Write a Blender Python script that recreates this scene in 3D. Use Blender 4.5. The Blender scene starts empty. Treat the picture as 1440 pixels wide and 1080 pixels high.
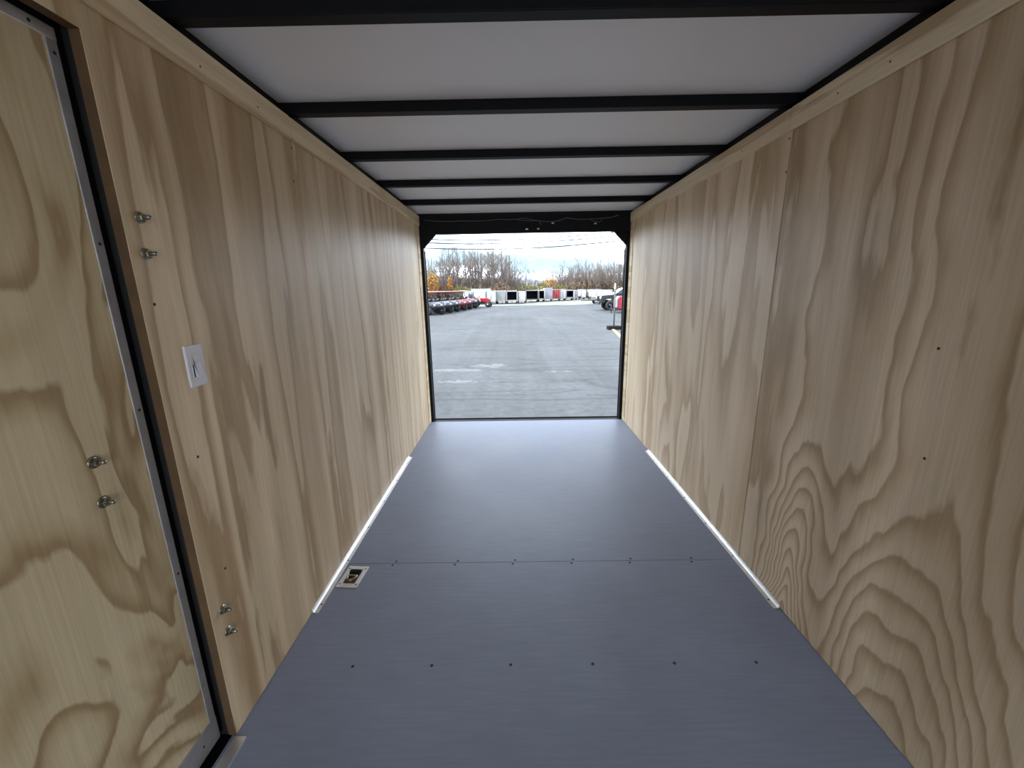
import bpy, bmesh, math, random
from mathutils import Vector, Matrix
PI = math.pi
rnd = random.Random(7)
S = bpy.context.scene
C = S.collection

# ---------------------------------------------------------------- camera
cam_d = bpy.data.cameras.new('camera'); cam = bpy.data.objects.new('camera', cam_d); C.objects.link(cam)
cam_d.sensor_width = 36.0; cam_d.lens = 567.4 / 1440 * 36; cam_d.clip_start = .02; cam_d.clip_end = 2000
rx = Vector((0.99986401, 0.00346275, -0.01612356)); uy = Vector((0.01490091, 0.22919502, 0.97326646)); fz = Vector((-0.00706562, 0.97337436, -0.22911225))
M = Matrix((rx, uy, -fz)).transposed().to_4x4(); M.translation = Vector((-.1183, 0, 1.3834))
cam.matrix_world = M
S.camera = cam

# ---------------------------------------------------------------- exposure, sky, sun
S.view_settings.view_transform = 'Standard'; S.view_settings.look = 'None'
S.view_settings.gamma = 1.0; S.view_settings.use_curve_mapping = False
S.view_settings.exposure = 4.02
S.cycles.max_bounces = 16; S.cycles.diffuse_bounces = 12; S.cycles.glossy_bounces = 6
S.cycles.use_denoising = True

def nn(nt, typ, **kw):
    n = nt.nodes.new(typ)
    for k, v in kw.items(): setattr(n, k, v)
    return n
def math_node(nt, op, a, b=None, c=None, clamp=False):
    n = nt.nodes.new('ShaderNodeMath'); n.operation = op; n.use_clamp = clamp
    for i, v in enumerate((a, b, c)):
        if v is None: continue
        if isinstance(v, (int, float)): n.inputs[i].default_value = v
        else: nt.links.new(v, n.inputs[i])
    return n.outputs[0]
def ramp_node(nt, fac, stops, interp='LINEAR'):
    n = nt.nodes.new('ShaderNodeValToRGB'); cr = n.color_ramp; cr.interpolation = interp
    while len(cr.elements) < len(stops): cr.elements.new(.5)
    for e, (p, c) in zip(cr.elements, stops):
        e.position = p; e.color = (c[0], c[1], c[2], 1) if len(c) == 3 else c
    nt.links.new(fac, n.inputs[0])
    return n.outputs[0]
def mix_node(nt, fac, a, b, mode='MIX'):
    n = nt.nodes.new('ShaderNodeMix'); n.data_type = 'RGBA'; n.blend_type = mode
    for sock, v in ((n.inputs[0], fac), (n.inputs[6], a), (n.inputs[7], b)):
        if isinstance(v, (int, float)): sock.default_value = v
        elif isinstance(v, tuple): sock.default_value = (v[0], v[1], v[2], 1)
        else: nt.links.new(v, sock)
    return n.outputs[2]

W = bpy.data.worlds.new('sky'); S.world = W; W.use_nodes = True
nt = W.node_tree; nt.nodes.clear()
tc = nn(nt, 'ShaderNodeTexCoord'); mp = nn(nt, 'ShaderNodeMapping'); mp.inputs['Scale'].default_value = (3.0, 3.0, 15); mp.inputs['Location'].default_value = (0, 0, 11.2)
nt.links.new(tc.outputs['Generated'], mp.inputs[0])
nz = nn(nt, 'ShaderNodeTexNoise'); nz.inputs['Scale'].default_value = 1.6; nz.inputs['Detail'].default_value = 5; nz.inputs['Roughness'].default_value = .55
nt.links.new(mp.outputs[0], nz.inputs[0])
col = ramp_node(nt, nz.outputs['Fac'], [(.36, (.052, .075, .090)), (.46, (.072, .092, .105)), (.57, (.36, .395, .45)), (.70, (.52, .575, .65))])
bg = nn(nt, 'ShaderNodeBackground'); bg.inputs['Strength'].default_value = 1.0
nt.links.new(col, bg.inputs[0]); wo = nn(nt, 'ShaderNodeOutputWorld'); nt.links.new(bg.outputs[0], wo.inputs[0])

sun_d = bpy.data.lights.new('sun', 'SUN'); sun_d.energy = .5; sun_d.angle = math.radians(12); sun_d.color = (1, .95, .86)
sun = bpy.data.objects.new('sun', sun_d); C.objects.link(sun)
sun.rotation_euler = Vector((.75, .28, -.75)).to_track_quat('-Z', 'Y').to_euler()

# ---------------------------------------------------------------- mesh helpers
class MB:
    def __init__(s): s.v = []; s.f = []; s.sm = []
    def add(s, vs, fs, smooth=False):
        o = len(s.v); s.v += [tuple(v) for v in vs]
        for f in fs: s.f.append(tuple(i + o for i in f)); s.sm.append(smooth)
        return s
    def box(s, x0, x1, y0, y1, z0, z1, b=0.0):
        if x0 > x1: x0, x1 = x1, x0
        if y0 > y1: y0, y1 = y1, y0
        if z0 > z1: z0, z1 = z1, z0
        if b <= 0:
            vs = [(x, y, z) for z in (z0, z1) for y in (y0, y1) for x in (x0, x1)]
            return s.add(vs, [(0, 2, 3, 1), (4, 5, 7, 6), (0, 1, 5, 4), (2, 6, 7, 3), (0, 4, 6, 2), (1, 3, 7, 5)])
        bm = bmesh.new(); bmesh.ops.create_cube(bm, size=1)
        for v in bm.verts: v.co = Vector(((x0 + x1) / 2 + v.co.x * (x1 - x0), (y0 + y1) / 2 + v.co.y * (y1 - y0), (z0 + z1) / 2 + v.co.z * (z1 - z0)))
        bmesh.ops.bevel(bm, geom=list(bm.edges), offset=b, segments=2, affect='EDGES', profile=.5)
        return s.bm(bm)
    def bm(s, bm, smooth=False):
        bm.verts.index_update()
        s.add([v.co[:] for v in bm.verts], [[v.index for v in f.verts] for f in bm.faces], smooth); bm.free(); return s
    def tube(s, pts, r, n=8, cap=True, smooth=True):
        pts = [Vector(p) for p in pts]; rs = r if isinstance(r, (list, tuple)) else [r] * len(pts)
        vs = []; fs = []
        up = None
        for i, p in enumerate(pts):
            d = (pts[min(i + 1, len(pts) - 1)] - pts[max(i - 1, 0)]).normalized()
            if up is None or abs(up.dot(d)) > .95: up = Vector((0, 0, 1)) if abs(d.z) < .9 else Vector((1, 0, 0))
            a = d.cross(up).normalized(); b2 = a.cross(d).normalized(); up = b2
            for k in range(n):
                t = 2 * PI * k / n; vs.append(p + (a * math.cos(t) + b2 * math.sin(t)) * rs[i])
        for i in range(len(pts) - 1):
            for k in range(n):
                k2 = (k + 1) % n; fs.append((i * n + k, i * n + k2, (i + 1) * n + k2, (i + 1) * n + k))
        if cap: fs.append(tuple(range(n - 1, -1, -1))); fs.append(tuple((len(pts) - 1) * n + k for k in range(n)))
        return s.add(vs, fs, smooth)
    def lathe(s, prof, o, axis, n=16, smooth=True, cap=True):
        o = Vector(o); ax = Vector(axis).normalized(); u = ax.orthogonal().normalized(); w = ax.cross(u)
        vs = []; fs = []
        for r, h in prof:
            for k in range(n):
                t = 2 * PI * k / n; vs.append(o + ax * h + (u * math.cos(t) + w * math.sin(t)) * r)
        for i in range(len(prof) - 1):
            for k in range(n):
                k2 = (k + 1) % n; fs.append((i * n + k, i * n + k2, (i + 1) * n + k2, (i + 1) * n + k))
        if cap: fs.append(tuple(range(n - 1, -1, -1))); fs.append(tuple((len(prof) - 1) * n + k for k in range(n)))
        return s.add(vs, fs, smooth)
    def prism(s, poly, y0, y1, axis='y', b=0.0):
        # poly: list of (u, v); extruded along axis
        bm = bmesh.new()
        def P(u, v, w): return {'y': (u, w, v), 'x': (w, u, v), 'z': (u, v, w)}[axis]
        a = [bm.verts.new(P(u, v, y0)) for u, v in poly]; c = [bm.verts.new(P(u, v, y1)) for u, v in poly]
        n = len(poly)
        bm.faces.new(a); bm.faces.new(c[::-1])
        for i in range(n): bm.faces.new((a[i], c[i], c[(i + 1) % n], a[(i + 1) % n]))
        bmesh.ops.recalc_face_normals(bm, faces=list(bm.faces))
        if b: bmesh.ops.bevel(bm, geom=list(bm.edges), offset=b, segments=2, affect='EDGES', profile=.5)
        return s.bm(bm)
    def build(s, name, mat, parent=None, loc=None):
        me = bpy.data.meshes.new(name); me.from_pydata(s.v, [], s.f); me.update()
        me.polygons.foreach_set('use_smooth', s.sm)
        if mat: me.materials.append(mat)
        o = bpy.data.objects.new(name, me); C.objects.link(o)
        if parent: o.parent = parent
        if loc: o.location = loc
        return o

def tag(o, label=None, cat=None, group=None, kind=None):
    for k, v in (('label', label), ('category', cat), ('group', group), ('kind', kind)):
        if v: o[k] = v
    return o
def empty(name, loc=(0, 0, 0), rz=0, **kw):
    o = bpy.data.objects.new(name, None); C.objects.link(o); o.location = loc; o.rotation_euler = (0, 0, rz); o.empty_display_size = .1
    return tag(o, **kw)
KIDS = {}
def copy_tree(o, parent=None):
    c = o.copy(); C.objects.link(c)
    if parent: c.parent = parent
    for ch in [x for x in o.children]: copy_tree(ch, c)
    return c

# ---------------------------------------------------------------- materials
def simple(name, colr, rough=.5, metal=0.0, spec=.5, var=.06, scale=8.0, bump=0.0):
    m = bpy.data.materials.new(name); m.use_nodes = True; t = m.node_tree; b = t.nodes['Principled BSDF']
    tc = nn(t, 'ShaderNodeTexCoord'); n = nn(t, 'ShaderNodeTexNoise'); n.inputs['Scale'].default_value = scale; n.inputs['Detail'].default_value = 4
    t.links.new(tc.outputs['Object'], n.inputs[0])
    lo = tuple(max(0, c * (1 - var)) for c in colr); hi = tuple(min(1, c * (1 + var)) for c in colr)
    t.links.new(ramp_node(t, n.outputs['Fac'], [(.3, lo), (.7, hi)]), b.inputs['Base Color'])
    b.inputs['Roughness'].default_value = rough; b.inputs['Metallic'].default_value = metal; b.inputs['Specular IOR Level'].default_value = spec
    if bump:
        bp = nn(t, 'ShaderNodeBump'); bp.inputs['Strength'].default_value = bump; bp.inputs['Distance'].default_value = .004
        t.links.new(n.outputs['Fac'], bp.inputs['Height']); t.links.new(bp.outputs[0], b.inputs['Normal'])
    return m

def plywood(name, seed, N=7.0, su=2.6, sv=.55, distort=.4, along='z', cath=(), arch=(), st=(5, .9), light=(.80, .645, .45), mid=(.70, .53, .345), dark=(.54, .37, .205), tone=.10, edge=.5):
    """plain-sawn pine veneer: contour bands of a stretched height field; cath = (u0, v0, k, amp, ru, rv, dir) adds cathedral arches"""
    m = bpy.data.materials.new(name); m.use_nodes = True; t = m.node_tree; b = t.nodes['Principled BSDF']
    tc = nn(t, 'ShaderNodeTexCoord'); sp = nn(t, 'ShaderNodeSeparateXYZ'); t.links.new(tc.outputs['Object'], sp.inputs[0])
    if along == 'z': u, v = sp.outputs['Y'], sp.outputs['Z']
    elif along == 'y': u, v = sp.outputs['Z'], sp.outputs['Y']
    else: u, v = sp.outputs['Y'], sp.outputs['X']
    def vec(fu, fv, w):
        c = nn(t, 'ShaderNodeCombineXYZ'); t.links.new(math_node(t, 'MULTIPLY', u, fu), c.inputs[0]); t.links.new(math_node(t, 'MULTIPLY', v, fv), c.inputs[1]); c.inputs[2].default_value = w
        return c.outputs[0]
    def noise(vc, sc, det, rough=.5, dis=0.0):
        n = nn(t, 'ShaderNodeTexNoise'); n.inputs['Scale'].default_value = sc; n.inputs['Detail'].default_value = det; n.inputs['Roughness'].default_value = rough; n.inputs['Distortion'].default_value = dis
        t.links.new(vc, n.inputs[0]); return n.outputs['Fac']
    h = noise(vec(su, sv, seed), 1.0, 3.0, .42, distort)
    f = math_node(t, 'MULTIPLY', h, N)
    wob = noise(vec(16, 3.2, seed + 9), 1.0, 3, .6)
    f = math_node(t, 'ADD', f, math_node(t, 'MULTIPLY', wob, .45))
    for (u0, v0, k, amp, ru, rv, dr) in cath:
        du = math_node(t, 'SUBTRACT', u, u0); dv = math_node(t, 'SUBTRACT', v, v0)
        q = math_node(t, 'ADD', math_node(t, 'POWER', math_node(t, 'MULTIPLY', math_node(t, 'ABSOLUTE', du), 1 / ru), 2.0), math_node(t, 'POWER', math_node(t, 'MULTIPLY', math_node(t, 'ABSOLUTE', dv), 1 / rv), 2.0))
        g = math_node(t, 'EXPONENT', math_node(t, 'MULTIPLY', q, -1.0))
        e = math_node(t, 'ADD', math_node(t, 'MULTIPLY', dv, dr), math_node(t, 'MULTIPLY', math_node(t, 'MULTIPLY', du, du), k))
        f = math_node(t, 'ADD', f, math_node(t, 'MULTIPLY', math_node(t, 'MULTIPLY', g, e), amp))
    for (u0, vtop, k, amp, wd) in arch:     # arches under vtop whose legs run on as straight grain
        du = math_node(t, 'SUBTRACT', math_node(t, 'ADD', u, math_node(t, 'MULTIPLY', math_node(t, 'SUBTRACT', noise(vec(5, 2.5, seed + 21), 1.0, 2), .5), .16)), u0)
        g = math_node(t, 'EXPONENT', math_node(t, 'MULTIPLY', math_node(t, 'MULTIPLY', du, du), -1 / wd ** 2))
        e = math_node(t, 'MULTIPLY', g, math_node(t, 'SUBTRACT', math_node(t, 'SMOOTH_MIN', math_node(t, 'SUBTRACT', v, vtop), 0.0, .25), k))
        f = math_node(t, 'ADD', f, math_node(t, 'MULTIPLY', e, amp))
    fr = math_node(t, 'FRACT', f)
    colr = ramp_node(t, fr, [(0.0, light), (.28, light), (.56, mid), (.80, dark), (.90, tuple(d * .92 for d in dark)), (1.0, light)])
    band = noise(vec(su * .8, sv * .8, seed + 3), 1.0, 2, .5)
    colr = mix_node(t, ramp_node(t, band, [(.35, (0, 0, 0)), (.65, (edge, edge, edge))]), colr, tuple((a + c) / 2 for a, c in zip(light, mid)))
    fib = noise(vec(150, 3.0, seed + 5), 1.0, 3, .6)
    colr = mix_node(t, 1.0, colr, ramp_node(t, fib, [(.3, (.90, .89, .87)), (.7, (1.05, 1.05, 1.05))]), 'MULTIPLY')
    br = noise(vec(st[0], st[1], seed + 7), 1.0, 3, .5)
    colr = mix_node(t, 1.0, colr, ramp_node(t, br, [(.3, (1 - tone, 1 - tone * 1.1, 1 - tone * 1.3)), (.7, (1.04, 1.04, 1.04))]), 'MULTIPLY')
    t.links.new(colr, b.inputs['Base Color'])
    b.inputs['Roughness'].default_value = .45; b.inputs['Specular IOR Level'].default_value = .5
    bp = nn(t, 'ShaderNodeBump'); bp.inputs['Strength'].default_value = .25; bp.inputs['Distance'].default_value = .002
    t.links.new(math_node(t, 'ADD', math_node(t, 'MULTIPLY', fr, .3), fib), bp.inputs['Height']); t.links.new(bp.outputs[0], b.inputs['Normal'])
    return m

MT = dict(
    black=simple('black_steel_paint', (.005, .005, .006), .55, var=.2, spec=.18),
    white=simple('white_ceiling_panel', (.90, .90, .93), .45, var=.015, scale=2),
    alu=simple('mill_aluminium', (.80, .80, .80), .34, .85, var=.08, scale=30),
    alu_dull=simple('dull_aluminium', (.42, .42, .43), .5, .55, var=.12, scale=20),
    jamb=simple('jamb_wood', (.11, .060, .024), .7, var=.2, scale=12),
    rubber=simple('black_rubber', (.006, .006, .006), .8, var=.2, spec=.2),
    zinc=simple('zinc_bolt', (.34, .33, .30), .28, 1.0, var=.15, scale=60),
    zinc_y=simple('yellow_zinc', (.26, .23, .16), .35, .9, var=.25, scale=60),
    rust=simple('rusty_pan', (.17, .085, .045), .7, .3, var=.5, scale=50),
    plastic=simple('white_switch_plastic', (.74, .74, .78), .35, var=.02),
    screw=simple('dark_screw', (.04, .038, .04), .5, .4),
    wire=simple('wire_insulation', (.10, .10, .11), .4),
    wire_end=simple('bare_connector', (.62, .60, .56), .3, .8),
    skin=simple('dark_backing', (.02, .02, .02), .8),
    cut=simple('cut_ply_edge', (.50, .39, .26), .7, var=.2, scale=40),
)

# floor paint: grey with faint plywood grain and scuffs
def floor_paint():
    m = bpy.data.materials.new('grey_floor_paint'); m.use_nodes = True; t = m.node_tree; b = t.nodes['Principled BSDF']
    tc = nn(t, 'ShaderNodeTexCoord'); mp = nn(t, 'ShaderNodeMapping'); mp.inputs['Scale'].default_value = (3, 45, 1)
    t.links.new(tc.outputs['Object'], mp.inputs[0])
    n1 = nn(t, 'ShaderNodeTexNoise'); n1.inputs['Scale'].default_value = 2.0; n1.inputs['Detail'].default_value = 4; t.links.new(mp.outputs[0], n1.inputs[0])
    n2 = nn(t, 'ShaderNodeTexNoise'); n2.inputs['Scale'].default_value = 2.4; n2.inputs['Detail'].default_value = 5; t.links.new(tc.outputs['Object'], n2.inputs[0])
    c = ramp_node(t, n2.outputs['Fac'], [(.3, (.205, .226, .295)), (.7, (.24, .265, .345))])
    c = mix_node(t, 1.0, c, ramp_node(t, n1.outputs['Fac'], [(.3, (.93, .93, .93)), (.7, (1.05, 1.05, 1.05))]), 'MULTIPLY')
    t.links.new(c, b.inputs['Base Color'])
    t.links.new(ramp_node(t, n2.outputs['Fac'], [(.3, (.44, .44, .44)), (.7, (.54, .54, .54))]), b.inputs['Roughness'])
    b.inputs['Specular IOR Level'].default_value = .42
    bp = nn(t, 'ShaderNodeBump'); bp.inputs['Strength'].default_value = .15; bp.inputs['Distance'].default_value = .002
    t.links.new(n1.outputs['Fac'], bp.inputs['Height']); t.links.new(bp.outputs[0], b.inputs['Normal'])
    return m
MT['floor'] = floor_paint()

# ---------------------------------------------------------------- trailer shell
XL, XR = -1.03, 1.03
YE = 4.15            # rear end of floor and panels
YN = -2.1            # unseen front end, left open; length set for daylight on the near half
ZC = 2.14            # ceiling panels

# floor
fl = MB().box(-1.12, 1.12, YN, 4.24, -.12, -.02).build('floor', MT['black']); tag(fl, kind='structure')
for (a, b) in ((YN + .01, 1.8318), (1.8342, 4.148)):
    MB().box(-1.045, 1.045, a, b, -.02, 0, .0015).build('floor_panel', MT['floor'], fl)
MB().box(-1.03, 1.03, 4.15, 4.24, -.02, -.004, .002).build('rear_sill', MT['black'], fl)
MB().tube([(-1.02, 4.245, -.006), (1.02, 4.245, -.006)], .012, 8).build('sill_seal', MT['rubber'], fl)
sm = MB().lathe([(.0062, 0), (.0062, .0008), (.004, .0016), (.0035, .0004)], (0, 0, 0), (0, 0, 1), 10)
screw0 = None
def floor_screw(x, y):
    global screw0
    if screw0 is None: o = sm.build('screw', MT['screw'], fl); screw0 = o
    else: o = screw0.copy(); C.objects.link(o)
    o.location = (x, y, 0)
for x in (-.749, -.449, -.15, .16, .468, .775): floor_screw(x, 1.242)
for x in (-.766, -.443, -.143, .16, .461, .778): floor_screw(x, 1.818); floor_screw(x + .012, 1.848)

# left wall : dark skin behind, plywood sheets in front, opening for the side door at y < 1.0
wl = MB().box(-1.16, -1.10, YN, 4.20, -.05, 2.14).box(-1.10, -1.045, 1.02, 4.12, -.02, 2.07).build('wall_left', MT['skin']); tag(wl, kind='structure')
mL1 = plywood('pine_ply_left_front', 3.1, N=6.0, su=4.2, sv=.33, edge=.3, st=(7, .45), light=(.79, .625, .42), mid=(.68, .51, .32), dark=(.50, .345, .19), tone=.34)
mL2 = plywood('pine_ply_left_middle', 17.4, N=4.5, su=4.2, sv=.34, edge=.6, tone=.30, st=(8, .4))
mL3 = plywood('pine_ply_left_rear', 26.0, N=5, su=4.4, sv=.30, edge=.7, tone=.18, st=(9, .4))
MB().box(-1.045, -1.030, 1.003, 1.838, .003, 2.06, .001).build('plywood_panel', mL1, wl)
MB().box(-1.045, -1.0305, 1.8405, 3.060, .003, 2.06, .001).build('plywood_panel', mL2, wl)
MB().box(-1.045, -1.030, 3.0622, 4.13, .003, 2.06, .001).build('plywood_panel', mL3, wl)
MB().box(-1.045, -1.030, YN, 1.003, 1.937, 2.06, .001).build('plywood_panel', mL1, wl)
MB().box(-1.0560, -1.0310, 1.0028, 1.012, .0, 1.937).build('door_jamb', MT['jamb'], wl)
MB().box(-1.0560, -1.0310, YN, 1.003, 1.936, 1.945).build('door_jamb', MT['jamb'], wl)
MB().box(-1.10, -1.088, 1.001, 1.02, 0, 1.99).box(-1.10, -1.088, YN, 1.0, 1.934, 1.99).build('door_seal', MT['rubber'], wl)
MB().box(-1.032, -.992, YN, .995, .0, .006, .001).build('threshold_strip', MT['alu'], wl)

def bolt(parent, p, nrm, s=1.0):
    p = Vector(p); n = Vector(nrm)
    w = MB().lathe([(.0125 * s, 0), (.0125 * s, .0022), (.006 * s, .0024)], p, n, 14).build('washer', MT['zinc'], None)
    b = MB().lathe([(.0048 * s, .002), (.0048 * s, .026), (.0035 * s, .028)], p, n, 10).build('bolt', MT['zinc'], parent)
    w.parent = b
    nut = MB().lathe([(.0088 * s, .0022), (.0095 * s, .004), (.0095 * s, .0105), (.0082 * s, .0125)], p, n, 6, smooth=False).build('nut', MT['zinc_y'], b)
    return b
for (y, z) in ((1.05, 1.568), (1.046, 1.483), (1.049, .436), (1.053, .353)):
    bolt(wl, (-1.03, y, z), (1, 0, 0), 1.15)
def nail(parent, p, nrm, r=.0042):
    o = MB().lathe([(r, 0), (r, .0008), (r * .5, .001)], p, nrm, 8).build('screw', MT['screw'], parent); return o
for (y, z) in ((1.851, 1.968), (1.833, 1.836), (1.04, 1.36), (1.075, .93), (1.09, .55), (3.40, .272)):
    nail(wl, (-1.03, y, z), (1, 0, 0))

# side door, recessed in the left wall
mD = plywood('pine_ply_door', 41.7, N=7.5, su=3.0, sv=1.25, distort=1.0, edge=.15, light=(.69, .58, .37), mid=(.585, .465, .275), dark=(.40, .28, .14), tone=.12,
             cath=((.845, .86, 14, 5.0, .09, .10, -1), (.66, .55, 9, 6.0, .12, .16, 1)))
d1 = MB().box(-1.098, -1.075, .02, .982, .095, 1.930, .001).build('door_1', mD); tag(d1, kind='structure')
MB().box(-1.098, -1.0725, .966, .990, .02, 1.915, .002).build('edge_strip', MT['alu_dull'], d1)
MB().box(-1.098, -1.0715, -.04, .990, 1.905, 1.931, .002).build('edge_strip', MT['alu'], d1)
MB().box(-1.098, -1.0720, .01, .992, .012, .098, .003).build('bottom_rail', MT['alu_dull'], d1)
for (y, z) in ((.845, 1.017), (.843, .919)): bolt(d1, (-1.075, y, z), (1, 0, 0), 1.15)
for (y, z) in ((.978, 1.88), (.978, 1.10), (.978, .62), (.94, 1.918), (.60, 1.918), (.978, 1.50)):
    nail(d1, (-1.0722 if z < 1.9 else -1.0713, y, z), (1, 0, 0), .0036)
nail(d1, (-1.0718, .93, .055), (1, 0, 0), .0036)

# right wall
wr = MB().box(1.10, 1.16, YN, 4.20, -.05, 2.14).box(1.045, 1.10, YN, 4.12, -.02, 2.07).build('wall_right', MT['skin']); tag(wr, kind='structure')
mR1 = plywood('pine_ply_right_front', 8.3, N=3.6, su=3.6, sv=.5, distort=.5, edge=.12, light=(.80, .64, .455), mid=(.70, .535, .355), dark=(.53, .37, .215), tone=.30, st=(5, .5),
              arch=((1.0, .74, .42, 9.0, .30), (1.50, .82, .12, 11.0, .13)))
mR2 = plywood('pine_ply_right_middle', 55.2, N=6, su=3.4, sv=.42, edge=.65, tone=.06)
mR3 = plywood('pine_ply_right_rear', 71.9, N=5, su=3.4, sv=.32, edge=.7, tone=.05)
MB().box(1.0305, 1.045, .62, 1.8380, .003, 2.06, .001).build('plywood_panel', mR1, wr)
MB().box(1.030, 1.045, YN, .618, .003, 2.06, .001).build('plywood_panel', mR2, wr)
MB().box(1.0288, 1.045, 1.8425, 3.062, .003, 2.06, .001).build('plywood_panel', mR2, wr)
MB().box(1.030, 1.045, 3.0640, 4.13, .003, 2.06, .001).build('plywood_panel', mR3, wr)
for (y, z) in ((1.853, 1.968), (1.848, 1.841), (1.089, 1.208), (1.06, .901)):
    nail(wr, (1.0300 if y < 1.8 else 1.0286, y, z), (-1, 0, 0))

# ceiling : roof skin, white panels between black roof bows, black side rails
ce = MB().box(-1.16, 1.16, YN, 4.25, 2.16, 2.20).build('ceiling', MT['skin']); tag(ce, kind='structure')
bows = [1.31, 1.912, 2.519, 3.125, 3.755]
edges = [YN] + [b - .025 for b in bows]
for a, b in zip(edges[:-1], edges[1:]):
    MB().box(-1.075, 1.075, a + .0005, b - .0005, ZC, ZC + .012).build('ceiling_panel', MT['white'], ce)
MB().add([(-1.075, edges[-1], ZC), (1.075, edges[-1], ZC), (1.075, 4.19, 2.098), (-1.075, 4.19, 2.098),
          (-1.075, edges[-1], ZC + .012), (1.075, edges[-1], ZC + .012), (1.075, 4.19, 2.11), (-1.075, 4.19, 2.11)],
         [(0, 3, 2, 1), (4, 5, 6, 7), (0, 1, 5, 4), (2, 3, 7, 6), (1, 2, 6, 5), (0, 4, 7, 3)]).build('ceiling_panel', MT['white'], ce)
for i, y in enumerate(bows):
    o = MB().box(-1.068, 1.068, y - .048, y, 2.099, ZC, .003).build('roof_bow', MT['black'], ce)
for s in (-1, 1):
    MB().box(s * 1.068, s * 1.10, YN, 4.19, 2.06, 2.158).build('top_rail', MT['black'], ce)

# wood trim boards under the rails
mT1 = plywood('pine_trim_left', 5.5, N=3.0, su=8, sv=.5, along='y', edge=.5, tone=.06, light=(.84, .70, .48), mid=(.76, .60, .39), dark=(.62, .45, .26))
mT2 = plywood('pine_trim_right', 12.5, N=3.5, su=9, sv=.6, along='y', edge=.4, tone=.06, light=(.84, .70, .48), mid=(.76, .60, .39), dark=(.60, .43, .25))
def trim(k, x0, x1, y0, y1, z0, z1, m, screws=()):
    o = MB().box(x0, x1, y0, y1, z0, z1, .0025).build('trim_%d' % k, m); tag(o, kind='structure')
    for y in screws: nail(o, (x1 if x0 < 0 else x0, y, (z0 + z1) / 2 - .01), (1, 0, 0) if x0 < 0 else (-1, 0, 0), .003)
trim(1, -1.030, -1.019, YN, 1.840, 1.993, 2.082, mT1, (.8, 1.35, 1.62))
trim(2, -1.030, -1.017, 1.8435, 4.148, 1.993, 2.080, mT1, (2.2, 2.8, 3.5, 4.05))
trim(3, 1.019, 1.0288, YN, 1.850, 1.993, 2.082, mT2, (.9, 1.4, 1.60))
trim(4, 1.017, 1.0295, 1.853, 4.148, 1.993, 2.080, mT2, (2.2, 2.8, 3.5, 4.05))
trim(5, -1.030, -1.024, 4.055, 4.148, .004, 1.990, mT1)
trim(6, 1.024, 1.0298, 4.055, 4.148, .004, 1.990, mT2)

# rear door frame : header, posts, gussets
rf = MB().box(-1.10, 1.10, 4.155, 4.215, 1.915, 2.158, .004).build('trim_7', MT['black']); tag(rf, kind='structure')
MB().box(-1.06, 1.06, 4.146, 4.154, 2.042, 2.055, .002).build('header_lip', MT['black'], rf)
for s in (-1, 1):
    MB().box(s * .998, s * 1.10, 4.155, 4.215, -.05, 1.915, .003).build('frame_post', MT['black'], rf)
    MB().box(s * .994, s * 1.0, 4.216, 4.232, -.02, 1.76, .002).build('door_gasket', MT['rubber'], rf)
    g = [(s * .998, 1.915), (s * .870, 1.915), (s * .998, 1.785)]
    MB().prism(g, 4.17, 4.20, 'y').build('corner_gusset', MT['black'], rf)

# aluminium floor strips along the wall
for side, s, y0, y1 in (('left', -1, 1.502, 3.20), ('right', 1, 1.500, 3.27)):
    xw = s * 1.0298 if s < 0 else 1.0282
    o = MB().prism([(xw, .0005), (xw - s * .027, .0005), (xw - s * .027, .0025), (xw - s * .010, .0045), (xw - s * .003, .010), (xw - s * .002, .021), (xw, .021)], y0, y1, 'y').build('baseboard_%s' % side, MT['alu'])
    tag(o, kind='structure')
    y = y0 + .05
    while y < y1:
        q = MB().lathe([(.005, 0), (.0048, .0012), (.002, .002)], (xw - s * .019, y, .0028), (0, 0, 1), 10).build('screw', MT['screw'], o); y += .305

# ---------------------------------------------------------------- small things in the trailer
# light switch
sw = empty('light_switch', (-1.03, 1.127, 1.186), label='white rocker light switch on the left plywood wall beside the door', cat='switch')
MB().box(0, .0075, -.032, .032, -.059, .059, .003).build('cover_plate', MT['plastic'], sw)
MB().box(.0074, .0088, -.0185, .0185, -.036, .036, .0006).build('rocker_frame', MT['plastic'], sw)
MB().prism([(.0085, -.031), (.0185, -.031), (.0092, .008), (.0100, .031), (.0085, .031)], -.0120, .0120, 'y', .0008).build('rocker', MT['plastic'], sw)
MB().box(.0086, .0090, -.0165, -.0121, -.031, .004).build('rocker_shade', MT['screw'], sw)  # dark slip painted as the shade beside the rocker's lower half
for z in (-.048, .048): MB().lathe([(.0032, 0), (.0028, .0012), (.001, .0014)], (.0075, 0, z), (1, 0, 0), 10).build('screw', MT['plastic'], sw)

# recessed tie-down ring
td = empty('tie_down_ring', (-.938, 1.733, .0), math.radians(-4), label='metal tie-down ring in a rusty pan on the grey floor by the left wall', cat='tie-down')
p = MB()
p.box(-.052, -.030, -.075, .075, .0005, .005, .001).box(.030, .052, -.075, .075, .0005, .005, .001)
p.box(-.030, .030, .052, .075, .0005, .005, .001).box(-.030, .030, -.075, -.050, .0005, .005, .001)
p.build('base_plate', MT['alu'], td)
MB().box(-.032, .032, -.052, .054, .0004, .0016).build('pan', MT['rust'], td)
pts = []
for k in range(17):
    a = -PI * .08 + PI * 1.16 * k / 16; pts.append((.022 * math.cos(a), -.012 + -.030 * math.sin(a) + .004, .010 + .004 * math.sin(a)))
pts.append(pts[0])
MB().tube(pts, .0055, 8, cap=False).build('ring', MT['zinc_y'], td)
MB().prism([(.010, .0015), (.040, .0015), (.040, .010), (.034, .019), (.018, .019), (.010, .010)], -.024, .024, 'x', .001).build('bracket', MT['black'], td)
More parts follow.
